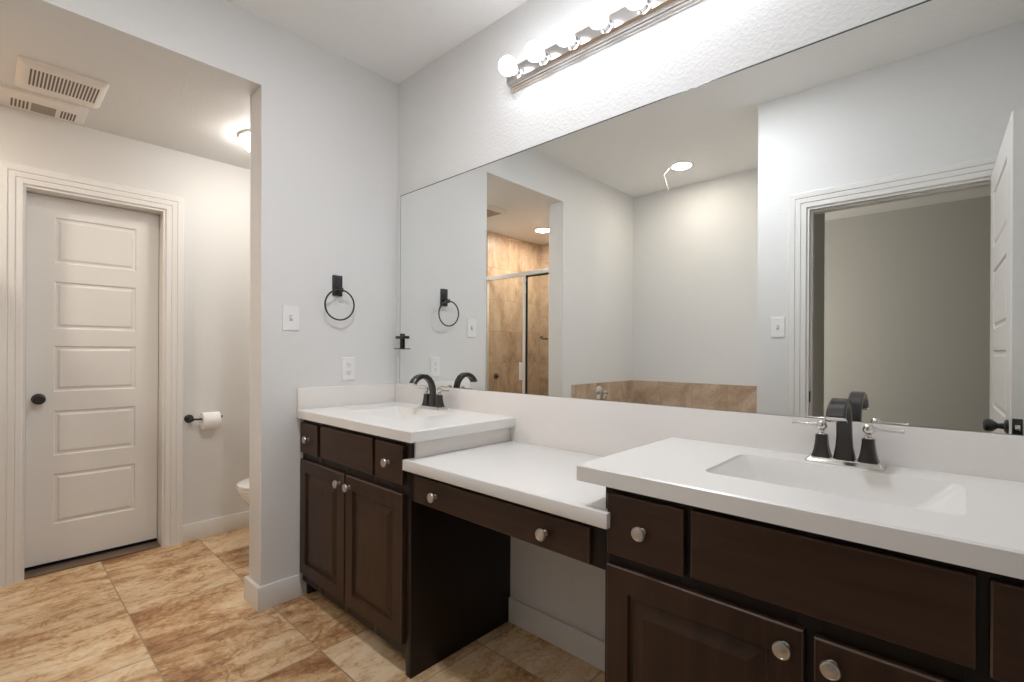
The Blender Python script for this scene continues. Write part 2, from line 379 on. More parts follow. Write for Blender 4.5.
# baseboards
def baseboard(name, runs, label):
    bm = B()
    if isinstance(runs[0], tuple) and len(runs[0]) == 2: prism(bm, runs, 'z', 0.0, 0.108, 0.002)
    else:
        for x0, x1, y0, y1 in runs: box(bm, x0, x1, y0, y1, 0.0, 0.108, 0.003)
    struct(name, bm, M['trim'], label, 'baseboard', smooth=True)
T = 0.015
baseboard('baseboard_left', [(T, -0.558), (T, -0.750), (-0.146 - T, -0.750), (-0.146 - T, -0.001), (-0.146, -0.001), (-0.146, -0.735), (0.0, -0.735), (0.0, -0.558)], 'white baseboard wrapping the end of the short wall')
baseboard('baseboard_hall', [(XH, XH + T, -0.772, -0.0), (XH, XH + T, -1.895, -1.566)], 'white baseboard under the toilet paper holder')
baseboard('baseboard_vanity', [(0.906, 1.727, -T, 0.0)], 'white baseboard under the desk between the cabinets')
baseboard('baseboard_passage', [(T, -1.736), (T, -1.597), (-0.146 - T, -1.597), (-0.146 - T, -1.835), (-0.146, -1.835), (-0.146, -1.612), (0.0, -1.612), (0.0, -1.736)], 'white baseboard at the far side of the passage')
baseboard('baseboard_doorway', [(1.46, 1.636, -1.661, -1.646)], 'white baseboard beside the doorway')

# door casings: stepped profile swept round three sides
CP = [(0.0, 0.0), (0.0, 0.009), (0.003, 0.012), (0.024, 0.0135), (0.028, 0.0115), (0.031, 0.0165), (0.052, 0.018), (0.056, 0.0160), (0.059, 0.021), (0.086, 0.023), (0.090, 0.019), (0.090, 0.0)]
def casing(name, mp, a0, a1, top, label):
    bm = B(); loops = []
    for (sa, sz, base) in ((a0, 0, 0), (a0, top, 1), (a1, top, 2), (a1, 0, 3)):
        lp = []
        for o_, h in CP:
            s = -1 if base in (0, 1) else 1
            z = (top + o_) if base in (1, 2) else 0.0
            lp.append(mp(sa + s * o_, z, h))
        loops.append(lp)
    rings(bm, loops, True, True)
    return struct(name, bm, M['trim'], label, 'door casing', smooth=False)
casing('trim_1', lambda a, z, h: (XH + h, a, z), OY0, OY1, OZ, 'white stepped casing round the five-panel door')
casing('trim_2', lambda a, z, h: (a, -1.661 + h, z), DX0, DX1, DZ, 'white stepped casing round the open doorway')
# jambs
bm = B(); j = 0.012
box(bm, XH - 0.119, XH + 0.002, OY0 - 0.001, OY0 + j, 0, OZ); box(bm, XH - 0.119, XH + 0.002, OY1 - j, OY1 + 0.001, 0, OZ); box(bm, XH - 0.119, XH + 0.002, OY0 + j, OY1 - j, OZ - j, OZ + 0.001)
struct('trim_3', bm, M['trim'], 'white jamb lining of the five-panel door', 'door jamb')
bm = B()
box(bm, DX0 - 0.001, DX0 + j, -1.79, -1.659, 0, DZ); box(bm, DX1 - j, DX1 + 0.001, -1.79, -1.659, 0, DZ); box(bm, DX0 + j, DX1 - j, -1.79, -1.659, DZ - j, DZ + 0.001)
box(bm, DX0 + j, DX0 + j + 0.01, -1.735, -1.70, 0, DZ - j); box(bm, DX0 + j + 0.01, DX1 - j, -1.735, -1.70, DZ - j - 0.01, DZ - j)
struct('trim_4', bm, M['trim'], 'white jamb lining of the open doorway', 'door jamb')
bm = box(B(), XH - 0.12, XH - 0.01, OY0 + 0.012, OY1 - 0.012, 0.0, 0.008, 0.002)
struct('trim_5', bm, plain('threshold_strip', (0.16, 0.11, 0.08), 0.5), 'brown threshold strip under the five-panel door', 'threshold')

# doors
PZ = [(0.238, 0.515), (0.617, 0.864), (0.970, 1.223), (1.318, 1.580), (1.682, 1.935)]
PROF = [(0.006, 0.006), (0.016, 0.006), (0.026, 0.001), (0.03, 0.001)]
def knob_lathe(bm, o, d, s=1.0):
    lathe(bm, [(0.030 * s, 0), (0.031 * s, 0.004), (0.026 * s, 0.009), (0.013 * s, 0.012), (0.011 * s, 0.026), (0.017 * s, 0.032), (0.026 * s, 0.040), (0.0285 * s, 0.050), (0.026 * s, 0.059), (0.018 * s, 0.064), (0.016 * s, 0.062), (0.004, 0.062)], o, d, 28)
    return bm
bm = slab_with_panels(B(), lambda u, w, d: (-1.325 + d, u, w), -1.462, -0.875, 0.030, 2.047, 0.035, [(-1.350, z0, -0.988, z1) for z0, z1 in PZ], PROF)
d1 = struct('door_1', bm, M['door'], 'closed white five-panel closet door in the passage', 'door', smooth=False, org=(-1.29, -1.47, 0.03))
o = obj('door_knob', knob_lathe(B(), (-1.29, -1.410, 0.934), (1, 0, 0), 0.95), M['black'], d1)
o['label'] = 'round black door knob'
bm = slab_with_panels(B(), lambda u, w, d: (2.511 + (u + 0.815) * 0.029 + d, u, w), -1.640, -0.815, 0.012, 2.045, 0.036, [(-1.49, z0, -0.965, z1) for z0, z1 in PZ], PROF, back=True)
d2 = struct('door_2', bm, M['door'], 'white panel door standing open against the right wall', 'door', smooth=False, org=(2.52, -1.64, 0.012))
o = obj('door_knob', knob_lathe(B(), (2.5095, -0.875, 0.950), (-1, 0, 0), 0.82), M['black'], d2); o['label'] = 'round black door knob'
o = obj('door_knob', knob_lathe(B(), (2.5455, -0.875, 0.950), (1, 0, 0), 0.82), M['black'], d2); o['label'] = 'round black door knob'
bm = box(B(), 2.515, 2.541, -0.8155, -0.8125, 0.927, 0.985, 0.0008)
lp = obj('latch_plate', bm, M['black'], d2); lp['label'] = 'black latch plate on the door edge'
obj('latch_bolt', box(B(), 2.521, 2.535, -0.8125, -0.803, 0.945, 0.965, 0.002), M['nickel'], lp)
for z in (0.25, 1.05, 1.85):
    hb = box(B(), 2.5215, 2.5255, -1.655, -1.600, z - 0.045, z + 0.045, 0.001)
    lathe(hb, [(0.006, 0), (0.006, 0.09)], (2.526, -1.652, z - 0.045), (0, 0, 1), 12)
    obj('hinge', hb, M['black'], d2)
bm = box(B(), 1.738, 1.7405, -1.705, -1.672, 0.92, 0.985, 0.0008)
tag(obj('strike_plate', bm, M['black']), 'small black strike plate on the doorway jamb', 'strike plate')

# ------------------------------------------------------------------ vanity
ZT, ZB = 0.918, 0.877                    # counter top, underside
YF, YD, YC = -0.538, -0.556, -0.573      # face frame, door face, counter front
def knob(parent, x, z, y=YD):
    bm = lathe(B(), [(0.0085, 0.0), (0.0085, 0.002), (0.0055, 0.004), (0.0055, 0.013), (0.009, 0.016), (0.0155, 0.018), (0.017, 0.0215), (0.0155, 0.0255), (0.0130, 0.0265), (0.0125, 0.0257), (0.0085, 0.0262), (0.004, 0.0275), (0.001, 0.028)], (x, y, z), (0, -1, 0), 28)
    k = obj('knob', bm, M['pewter'], parent); k['label'] = 'round brushed pewter knob'
    return k
def front(name, parent, x0, x1, z0, z1, mat='wood_h'):
    bm = slab_with_panels(B(), lambda u, w, d: (u, YF - d, w), x0, x1, z0, z1, 0.018, [], [], edge=0.003, worn=1)
    return obj(name, bm, M[mat], parent, smooth=False, mats=[M[mat], M['worn']])
def cab_door(parent, x0, x1, z0, z1, fr=0.058):
    prof = [(0.003, 0.009), (0.010, 0.010), (0.040, 0.001), (0.042, 0.0003)]
    bm = slab_with_panels(B(), lambda u, w, d: (u, YF - d, w), x0, x1, z0, z1, 0.018, [(x0 + fr, z0 + fr, x1 - fr, z1 - fr)], prof, edge=0.003, worn=1)
    return obj('cabinet_door', bm, M['wood_v'], parent, smooth=False, mats=[M['wood_v'], M['worn']])
def frame_bm(x0, x1, zb, rails, stiles, y0=YF, y1=YF + 0.02, z1=ZB):
    bm = B()
    for a, b_ in stiles: box(bm, a, b_, y0, y1, zb, z1, 0.001)
    for a, b_ in rails: box(bm, x0, x1, y0 + 0.0008, y1 - 0.001, a, b_)
    return bm

# left cabinet
cl = thing('vanity_cabinet', (0.45, -0.30, 0.0), 'dark espresso vanity cabinet in the corner by the towel ring, under the smaller sink', 'cabinet', 'sink vanity cabinets')
bm = box(B(), 0.002, 0.018, YF + 0.02, -0.002, 0.0, ZB)
box(bm, 0.018, 0.872, -0.014, -0.002, 0.0, ZB); box(bm, 0.018, 0.872, YF + 0.02, -0.014, 0.08, 0.095)
box(bm, 0.018, 0.872, YF + 0.0205, YF + 0.024, 0.095, ZB - 0.001)
obj('carcass', bm, M['toe'], cl)
obj('end_panel', box(B(), 0.873, 0.905, YF - 0.001, -0.001, 0.0, ZB, 0.0015), M['frame'], cl)
obj('toe_kick', box(B(), 0.002, 0.873, -0.465, -0.450, 0.0, 0.08), M['toe'], cl)
obj('face_frame', frame_bm(0.002, 0.874, 0.072, [(0.072, 0.13), (0.675, 0.71), (0.845, ZB)], [(0.002, 0.03), (0.175, 0.222), (0.655, 0.685), (0.425, 0.462), (0.866, 0.8735)]), M['frame'], cl)
for x0, x1 in ((0.007, 0.184), (0.683, 0.868)):
    d = front('drawer', cl, x0, x1, 0.708, 0.853); knob(d, (x0 + x1) / 2 + 0.005, 0.781)
front('false_front', cl, 0.217, 0.660, 0.710, 0.855)
d = cab_door(cl, 0.007, 0.437, 0.117, 0.674); knob(d, 0.402, 0.628)
d = cab_door(cl, 0.452, 0.868, 0.117, 0.674); knob(d, 0.487, 0.628)

# right cabinet
X0, X1 = 1.728, 2.643
cr_ = thing('vanity_cabinet', (2.18, -0.30, 0.0), 'near dark espresso vanity cabinet under the large sink, beside the desk', 'cabinet', 'sink vanity cabinets')
bm = box(B(), X1 - 0.018, X1, YF + 0.02, -0.002, 0.0, ZB)
box(bm, X0 + 0.018, X1 - 0.018, -0.014, -0.002, 0.0, ZB); box(bm, X0 + 0.018, X1 - 0.018, YF + 0.02, -0.014, 0.08, 0.095)
box(bm, X0 + 0.018, X1 - 0.018, YF + 0.0205, YF + 0.024, 0.095, ZB - 0.001)
obj('carcass', bm, M['toe'], cr_)
obj('end_panel', box(B(), X0, X0 + 0.0175, YF - 0.001, -0.001, 0.0, ZB, 0.0015), M['frame'], cr_)
obj('toe_kick', box(B(), X0 + 0.018, X1, -0.465, -0.450, 0.0, 0.08), M['toe'], cr_)
obj('face_frame', frame_bm(X0 + 0.018, X1, 0.072, [(0.072, 0.13), (0.680, 0.714), (0.850, ZB)], [(X0 + 0.0178, X0 + 0.03), (1.925, 1.962), (2.39, 2.43), (2.155, 2.195), (X1 - 0.03, X1)]), M['frame'], cr_)
for x0, x1 in ((1.742, 1.935), (2.418, 2.62)):
    d = front('drawer', cr_, x0, x1, 0.709, 0.858); knob(d, (x0 + x1) / 2, 0.785)
front('false_front', cr_, 1.952, 2.402, 0.714, 0.860)
d = cab_door(cr_, 1.742, 2.168, 0.117, 0.683); knob(d, 2.137, 0.643)
d = cab_door(cr_, 2.185, 2.62, 0.117, 0.679); knob(d, 2.215, 0.641)

# desk unit between them
dk = thing('desk_drawer_unit', (1.32, -0.50, 0.66), 'dark wood desk apron with one wide drawer between the two cabinets', 'desk')
bm = box(B(), 0.9055, 1.7275, YF, YF + 0.02, 0.655, 0.7715, 0.001)
obj('apron', bm, M['frame'], dk)
bm = box(B(), 0.9055, 1.7275, YF + 0.02, -0.05, 0.680, 0.684); box(bm, 0.9055, 1.7275, -0.05, -0.001, 0.70, 0.7715)
obj('drawer_box', bm, M['toe'], dk)
d = front('drawer', dk, 0.944, 1.690, 0.664, 0.757); knob(d, 1.068, 0.708); knob(d, 1.548, 0.708)

# countertops
def counter_with_basin(bm, x0, x1, y0, y1, bx0, bx1, by0, by1, zt, zb, e=0.004):
    """slab with a moulded rectangular basin"""
    K = 5
    def lp(pts, z): return [(p[0], p[1], z) for p in pts]
    r = 0.028
    hole = rrect(bx0, bx1, by0, by1, r, K)
    V = bm.verts.new
    inner = [V((p[0], p[1], zt)) for p in hole]
    tops = [V((x1 - e, y1, zt)), V((x0 + e, y1, zt)), V((x0 + e, y0 + e, zt)), V((x1 - e, y0 + e, zt))]
    n = len(inner); m_ = K + 1
    for c in range(4):
        arc = inner[c * m_:(c + 1) * m_]
        for a, b_ in zip(arc, arc[1:]): bm.faces.new((tops[c], a, b_))
        nx = inner[((c + 1) * m_) % n]
        bm.faces.new((tops[c], arc[-1], nx, tops[(c + 1) % 4]))
    side = [V((x1, y1, zt - e)), V((x0, y1, zt - e)), V((x0, y0, zt - e)), V((x1, y0, zt - e))]
    bot = [V((x1, y1, zb)), V((x0, y1, zb)), V((x0, y0, zb)), V((x1, y0, zb))]
    for k in range(4):
        q = (k + 1) % 4
        bm.faces.new((tops[k], tops[q], side[q], side[k])); bm.faces.new((side[k], side[q], bot[q], bot[k]))
    # underside left open inside the cabinet except a rim
    ub = [V((p[0], p[1], zb)) for p in rrect(bx0, bx1, by0, by1, r, K)]
    for c in range(4):
        arc = ub[c * m_:(c + 1) * m_]
        for a, b_ in zip(arc, arc[1:]): bm.faces.new((bot[c], a, b_))
        bm.faces.new((bot[c], arc[-1], ub[((c + 1) * m_) % n], bot[(c + 1) % 4]))
    return hole
def basin_bm(bx0, bx1, by0, by1, zt):
    bm = B(); lps = []
    # (inset left, right, back, front, depth, radius)
    for il, ir, ib, i_f, dz, r in ((0, 0, 0, 0, 0.0, 0.028), (0.001, 0.001, 0.001, 0.001, 0.0035, 0.028), (0.005, 0.004, 0.003, 0.003, 0.008, 0.028), (0.045, 0.045, 0.008, 0.02, 0.050, 0.026), (0.095, 0.095, 0.018, 0.04, 0.100, 0.028), (0.115, 0.115, 0.032, 0.055, 0.113, 0.03), (0.15, 0.15, 0.06, 0.075, 0.119, 0.03)):
        lps.append([(p[0], p[1], zt - dz) for p in rrect(bx0 + il, bx1 - ir, by0 + i_f, by1 - ib, r, 5)])
    rings(bm, lps, False, True)
    return bm
def vanity_top(x0, x1, bx0, bx1, label):
    t = thing('vanity_countertop', ((x0 + x1) / 2, -0.3, ZB), label, 'countertop', 'sink countertops')
    bm = B(); counter_with_basin(bm, x0, x1, YC, -0.0202, bx0, bx1, -0.425, -0.140, ZT, ZB)
    obj('slab', bm, M['counter'], t, smooth=False)
    bb = obj('basin', basin_bm(bx0, bx1, -0.425, -0.140, ZT), M['counter'], t, recalc=False)
    dr = lathe(B(), [(0.024, 0.0), (0.024, 0.003), (0.018, 0.004), (0.016, 0.002), (0.002, 0.003)], ((bx0 + bx1) / 2, -0.27, ZT - 0.1175), (0, 0, 1), 24)
    obj('drain', dr, M['nickel'], bb)
    return t
vanity_top(0.021, 0.946, 0.222, 0.668, 'white moulded countertop with basin in the corner by the towel ring')
vanity_top(1.663, 2.643, 1.926, 2.392, 'large near white moulded countertop with the wide rectangular basin')
# desk top (notched round the cabinets)
bm = prism(B(), [(0.906, -0.0202), (0.906, -0.540), (0.897, -0.540), (0.897, YC), (1.752, YC), (1.752, -0.540), (1.727, -0.540), (1.727, -0.0202)], 'z', 0.772, 0.811, 0.0025)
tag(obj('desk_countertop', bm, M['counter'], org=(1.32, -0.3, 0.772)), 'lower white desk countertop between the two sinks, with no basin', 'countertop')
# backsplash
bs = thing('backsplash', (1.3, -0.01, 0.812), 'cream white backsplash strip along the wall under the mirror', 'backsplash')
bm = B()
pts = [(0.0005, ZB + 0.001), (0.9065, ZB + 0.001), (0.9065, 0.79), (1.7265, 0.79), (1.7265, ZB + 0.001), (2.644, ZB + 0.001), (2.644, 1.021), (0.0005, 1.021)]
prism(bm, pts, 'y', -0.020, -0.0005, 0.002)
obj('rear_splash', bm, M['splash'], bs)
obj('side_splash', box(B(), 0.0005, 0.020, YC + 0.001, -0.0202, ZB + 0.001, 1.021, 0.002), M['splash'], bs)
obj('step_filler', box(B(), 0.906, 0.918, -0.528, -0.021, 0.8115, ZB - 0.0005, 0.001), M['splash'], bs)

# ------------------------------------------------------------------ faucets
def octo(hx, hy, c=0.3):
    k = min(hx, hy) * c
    return [(hx, hy - k), (hx - k, hy), (-hx + k, hy), (-hx, hy - k), (-hx, -hy + k), (-hx + k, -hy), (hx - k, -hy), (hx, -hy + k)]
def make_faucet(loc, label):
    t = thing('faucet', loc, label, 'faucet', 'bathroom sink faucets'); ox, oy, oz = loc
    bm = B(); lps = []
    for hx, hy, z in ((0.086, 0.030, 0), (0.086, 0.030, 0.003), (0.083, 0.027, 0.006), (0.079, 0.024, 0.013), (0.077, 0.021, 0.0145)):
        lps.append([(ox + p[0], oy + p[1], oz + z) for p in rrect(-hx, hx, -hy, hy, 0.008, 3)])
    rings(bm, lps); base = obj('base_plate', bm, M['nickel'], t); base['label'] = 'polished nickel base plate'
    path = [(0, 0.0145, 0.0235, 0.0165), (0, 0.022, 0.0225, 0.0155), (-0.001, 0.045, 0.0185, 0.0125), (-0.001, 0.075, 0.0165, 0.0115), (-0.004, 0.105, 0.0165, 0.0115), (-0.013, 0.130, 0.0168, 0.0115), (-0.028, 0.150, 0.017, 0.0115), (-0.050, 0.163, 0.0175, 0.0112), (-0.074, 0.165, 0.0182, 0.011), (-0.097, 0.157, 0.019, 0.011), (-0.114, 0.143, 0.0198, 0.0115), (-0.122, 0.130, 0.0203, 0.012)]
    bm = B(); lps = []
    for i, (y, z, hx, ht) in enumerate(path):
        a = path[max(i - 1, 0)]; c = path[min(i + 1, len(path) - 1)]
        tv = Vector((0, c[0] - a[0], c[1] - a[1])).normalized(); nv = Vector((0, -tv.z, tv.y))
        lps.append([Vector((ox, oy + y, oz + z)) + Vector((p[0], 0, 0)) + nv * p[1] for p in octo(hx, ht, 0.35)])
    rings(bm, lps); sp = obj('spout', bm, M['bronze'], t)
    bm = B(); lps = []
    tv = Vector((0, -0.36, -0.93)).normalized(); nv = Vector((0, -tv.z, tv.y))
    for s, k in ((0.0, 1.0), (0.001, 1.09), (0.006, 1.09), (0.007, 0.9)):
        lps.append([Vector((ox, oy - 0.122, oz + 0.130)) + tv * s + Vector((p[0] * k, 0, 0)) + nv * p[1] * k for p in octo(0.0203, 0.012, 0.35)])
    rings(bm, lps); q = obj('aerator', bm, M['nickel'], sp); q['label'] = 'nickel tip of the spout'
    for s in (-1, 1):
        hx0 = ox + s * 0.0505
        bm = B(); lps = []
        for h, z in ((0.0215, 0.0145), (0.0205, 0.018), (0.0172, 0.030), (0.0148, 0.045), (0.0133, 0.060), (0.0130, 0.071), (0.0118, 0.0725)):
            lps.append([(hx0 + p[0], oy + p[1], oz + z) for p in octo(h, h, 0.3)])
        rings(bm, lps); hd = obj('handle', bm, M['bronze'], t)
        bm = lathe(B(), [(0.010, 0.0725), (0.010, 0.075), (0.007, 0.078), (0.0065, 0.083), (0.010, 0.087), (0.0135, 0.092), (0.0135, 0.097), (0.0115, 0.100), (0.0115, 0.104), (0.008, 0.108), (0.002, 0.110)], (hx0, oy, oz), (0, 0, 1), 20)
        lathe(bm, [(0.0075, 0.006), (0.0065, 0.016), (0.0042, 0.02), (0.0036, 0.04), (0.0042, 0.062), (0.0052, 0.067), (0.0052, 0.070), (0.003, 0.071)], (hx0, oy, oz + 0.0965), (s, 0.0, 0.0), 14)
        q = obj('lever', bm, M['nickel'], hd); q['label'] = 'polished nickel lever'
    bm = lathe(B(), [(0.003, 0.0), (0.003, 0.05), (0.007, 0.053), (0.007, 0.060), (0.003, 0.063)], (ox, oy + 0.022, oz + 0.0145), (0, 0, 1), 12)
    obj('lift_rod', bm, M['nickel'], t)
    return t
make_faucet((2.163, -0.086, ZT), 'large near two-handle faucet, black spout and nickel levers, at the wide basin')
make_faucet((0.450, -0.086, ZT), 'far two-handle black and nickel faucet at the corner basin by the towel ring')

# ------------------------------------------------------------------ mirror
mr = thing('wall_mirror', (1.33, -0.005, 1.0225), 'long frameless mirror across the wall above both sinks', 'mirror')
obj('backing', box(B(), 0.051, 2.640, -0.0095, -0.0005, 1.0225, 2.0835), M['mback'], mr)
obj('top_channel', box(B(), 0.049, 2.640, -0.0125, -0.0005, 2.0836, 2.0865), M['medge'], mr)
obj('edge_strip', box(B(), 0.0495, 0.0509, -0.0112, -0.0005, 1.0225, 2.0835), M['medge'], mr)
bm = B(); box(bm, 0.0511, 2.6385, -0.0107, -0.0096, 1.0228, 2.0835)
obj('glass', bm, M['mirror'], mr, smooth=False)

# ------------------------------------------------------------------ light bar with eight bulbs
NB, BX, BS = 8, 0.972, 0.149
fx = thing('vanity_light_bar', (BX + 3.5 * BS, 0.0, 2.37), 'chrome strip light with a row of lit round bulbs above the mirror', 'wall light')
xa, xb = BX - 0.070, BX + (NB - 1) * BS + 0.070
prof = [(0.0, 2.368), (-0.004, 2.366), (-0.010, 2.368), (-0.012, 2.373), (-0.022, 2.374), (-0.025, 2.379), (-0.035, 2.381), (-0.040, 2.386), (-0.047, 2.392), (-0.047, 2.448), (-0.040, 2.454), (-0.035, 2.459), (-0.025, 2.461), (-0.022, 2.466), (-0.012, 2.467), (-0.010, 2.472), (0.0, 2.472)]
bm = B(); lps = []
zc = 2.42
for x, s in ((xa, 0.0), (xa, 0.86), (xa + 0.006, 0.97), (xa + 0.014, 1.0), (xb - 0.014, 1.0), (xb - 0.006, 0.97), (xb, 0.86), (xb, 0.0)):
    lps.append([(x, y * max(s, 0.02), zc + (z - zc) * (0.5 + 0.5 * s if s else 0.5)) for y, z in prof])
rings(bm, lps)
obj('bar', bm, M['chrome'], fx)
for k in range(NB):
    x = BX + k * BS
    bm = lathe(B(), [(0.028, 0.046), (0.028, 0.048), (0.0225, 0.050), (0.0225, 0.066), (0.020, 0.068), (0.016, 0.068)], (x, 0, 2.414), (0, -1, 0), 28)
    obj('socket', bm, M['chrome'], fx)
    bm = lathe(B(), [(0.014, 0.066), (0.016, 0.072)] + [(0.0385 * math.sin(a), 0.109 - 0.0385 * math.cos(a)) for a in [math.radians(t) for t in range(28, 181, 10)]], (x, 0, 2.414), (0, -1, 0), 28)
    o = obj('bulb', bm, M['bulb'], fx); o['label'] = 'lit white globe bulb'

# ------------------------------------------------------------------ things on the left wall
def wall_plate(mp, name, a, z, w, h, label, cat, kind):
    loc = mp(a, z, 0)
    t = thing(name, loc, label, cat)
    bm = B(); lps = []
    for k, d in ((1.0, 0.0), (1.0, 0.0025), (0.965, 0.0055)):
        lps.append([mp(a + p[0], z + p[1], d) for p in rrect(-w / 2 * k, w / 2 * k, -h / 2 * k, h / 2 * k, 0.004, 3)])
    rings(bm, lps); obj('cover_plate', bm, M['plastic'], t)
    def bx(a0, a1, z0, z1, d0, d1):
        q = B(); A = mp(a + a0, z + z0, d0); C = mp(a + a1, z + z1, d1)
        box(q, min(A[0], C[0]), max(A[0], C[0]), min(A[1], C[1]), max(A[1], C[1]), min(A[2], C[2]), max(A[2], C[2])); return q
    if kind == 'switch':
        obj('switch_frame', bx(-0.0075, 0.0075, -0.014, 0.014, 0.0056, 0.0064), plain('switch_slot', (0.45, 0.45, 0.44), 0.5), t)
        obj('toggle', bx(-0.0045, 0.0045, -0.002, 0.009, 0.0065, 0.016), M['plastic'], t)
    else:
        for s in (-1, 1):
            q = B(); rr = [mp(a + p[0], z + s * 0.0195 + p[1], 0.0056) for p in rrect(-0.017, 0.017, -0.0145, 0.0145, 0.010, 4)]
            r2 = [mp(a + p[0], z + s * 0.0195 + p[1], 0.0075) for p in rrect(-0.0165, 0.0165, -0.014, 0.014, 0.010, 4)]
            rings(q, [rr, r2]); rc = obj('receptacle', q, M['plastic'], t)
            hb = B()
            for a0, a1, z0, z1 in ((-0.0075, -0.0055, -0.001, 0.008), (0.0055, 0.0075, -0.001, 0.007), (-0.0022, 0.0022, -0.0095, -0.0055)):
                A = mp(a + a0, z + s * 0.0195 + z0, 0.0074); C = mp(a + a1, z + s * 0.0195 + z1, 0.0079)
                box(hb, min(A[0], C[0]), max(A[0], C[0]), min(A[1], C[1]), max(A[1], C[1]), A[2], C[2])
            obj('slots', hb, M['hole'], rc)
    for dz in ((-0.048, 0.048) if kind == 'switch' else (0.0,)):
        sc = B()
        lathe(sc, [(0.003, 0.0054), (0.003, 0.0064), (0.001, 0.0066)], mp(a, z + dz, 0), Vector(mp(a, z, 1)) - Vector(mp(a, z, 0)), 10)
        obj('screw', sc, M['plastic'], t)
    return t
mx0 = lambda a, z, d: (0.0 + d, a, z)
wall_plate(mx0, 'light_switch', -0.602, 1.362, 0.080, 0.122, 'white toggle light switch on the wall left of the towel ring', 'light switch', 'switch')
wall_plate(mx0, 'power_outlet', -0.299, 1.111, 0.074, 0.120, 'white duplex power outlet on the wall below the towel ring', 'outlet', 'outlet')
wall_plate(lambda a, z, d: (a, -1.661 + d, z), 'light_switch', 1.576, 1.362, 0.078, 0.122, 'white toggle light switch beside the open doorway, seen in the mirror', 'light switch', 'switch')
wall_plate(lambda a, z, d: (1.60 + d, a, z), 'light_switch', -2.18, 1.34, 0.078, 0.122, 'dim light switch beyond the doorway, on the next room wall', 'light switch', 'switch')

tr = thing('towel_ring', (0.0, -0.366, 1.49), 'matte black towel ring on the wall beside the mirror', 'towel ring')
bm = box(B(), 0.0, 0.010, -0.392, -0.339, 1.490, 1.597, 0.0025); box(bm, 0.009, 0.052, -0.377, -0.355, 1.507, 1.530, 0.003)
obj('mount', bm, M['black'], tr)
obj('ring', tube(B(), [(0.045 + 0.004 * math.sin(t), -0.372 + 0.079 * math.cos(t), 1.441 + 0.077 * math.sin(t)) for t in [2 * math.pi * k / 48 for k in range(48)]], 0.0042, 10, True), M['black'], tr)

hk = thing('robe_hook', (0.066, -0.011, 1.22), 'small matte black crossbar hook at the left edge of the mirror', 'hook')
bm = box(B(), 0.020, 0.126, -0.030, -0.0128, 1.2160, 1.2215, 0.002)
obj('base_plate', bm, M['black'], hk)
bm = lathe(B(), [(0.016, 0), (0.011, 0.01), (0.0095, 0.02), (0.0105, 0.045), (0.014, 0.055), (0.014, 0.082), (0.010, 0.088), (0.002, 0.089)], (0.066, -0.0275, 1.2215), (0, 0, 1), 18)
bm.free(); bm = box(B(), 0.064, 0.084, -0.0225, -0.0125, 1.2215, 1.304, 0.003)
obj('stem', bm, M['black'], hk)
obj('crossbar', box(B(), 0.026, 0.122, -0.0265, -0.0130, 1.275, 1.291, 0.004), M['black'], hk)

# ------------------------------------------------------------------ toilet corner
hp = thing('toilet_paper_holder', (XH, -0.735, 0.775), 'black wall-mounted toilet paper holder beside the door casing', 'toilet paper holder')
bm = lathe(B(), [(0.026, 0), (0.026, 0.006), (0.020, 0.010), (0.011, 0.012), (0.009, 0.06), (0.012, 0.066), (0.012, 0.076), (0.004, 0.079)], (XH, -0.735, 0.772), (1, 0, 0), 22)
obj('mount', bm, M['black'], hp)
bm = tube(B(), [(XH + 0.07, -0.735, 0.772), (XH + 0.07, -0.65, 0.770), (XH + 0.07, -0.578, 0.768), (XH + 0.07, -0.572, 0.772), (XH + 0.07, -0.568, 0.784)], 0.006, 12)
obj('arm', bm, M['black'], hp)
bm = B(); c = (XH + 0.07, -0.67, 0.745)
lathe(bm, [(0.020, 0), (0.052, 0), (0.0525, 0.003), (0.0525, 0.093), (0.052, 0.096), (0.020, 0.096), (0.020, 0.0)], (XH + 0.07, -0.682, 0.7578), (0, 1, 0), 36, False, False)
tp = obj('toilet_paper_roll', bm, M['paper'], org=(XH + 0.07, -0.67, 0.74))
tag(tp, 'white toilet paper roll hanging on the black holder', 'toilet paper')

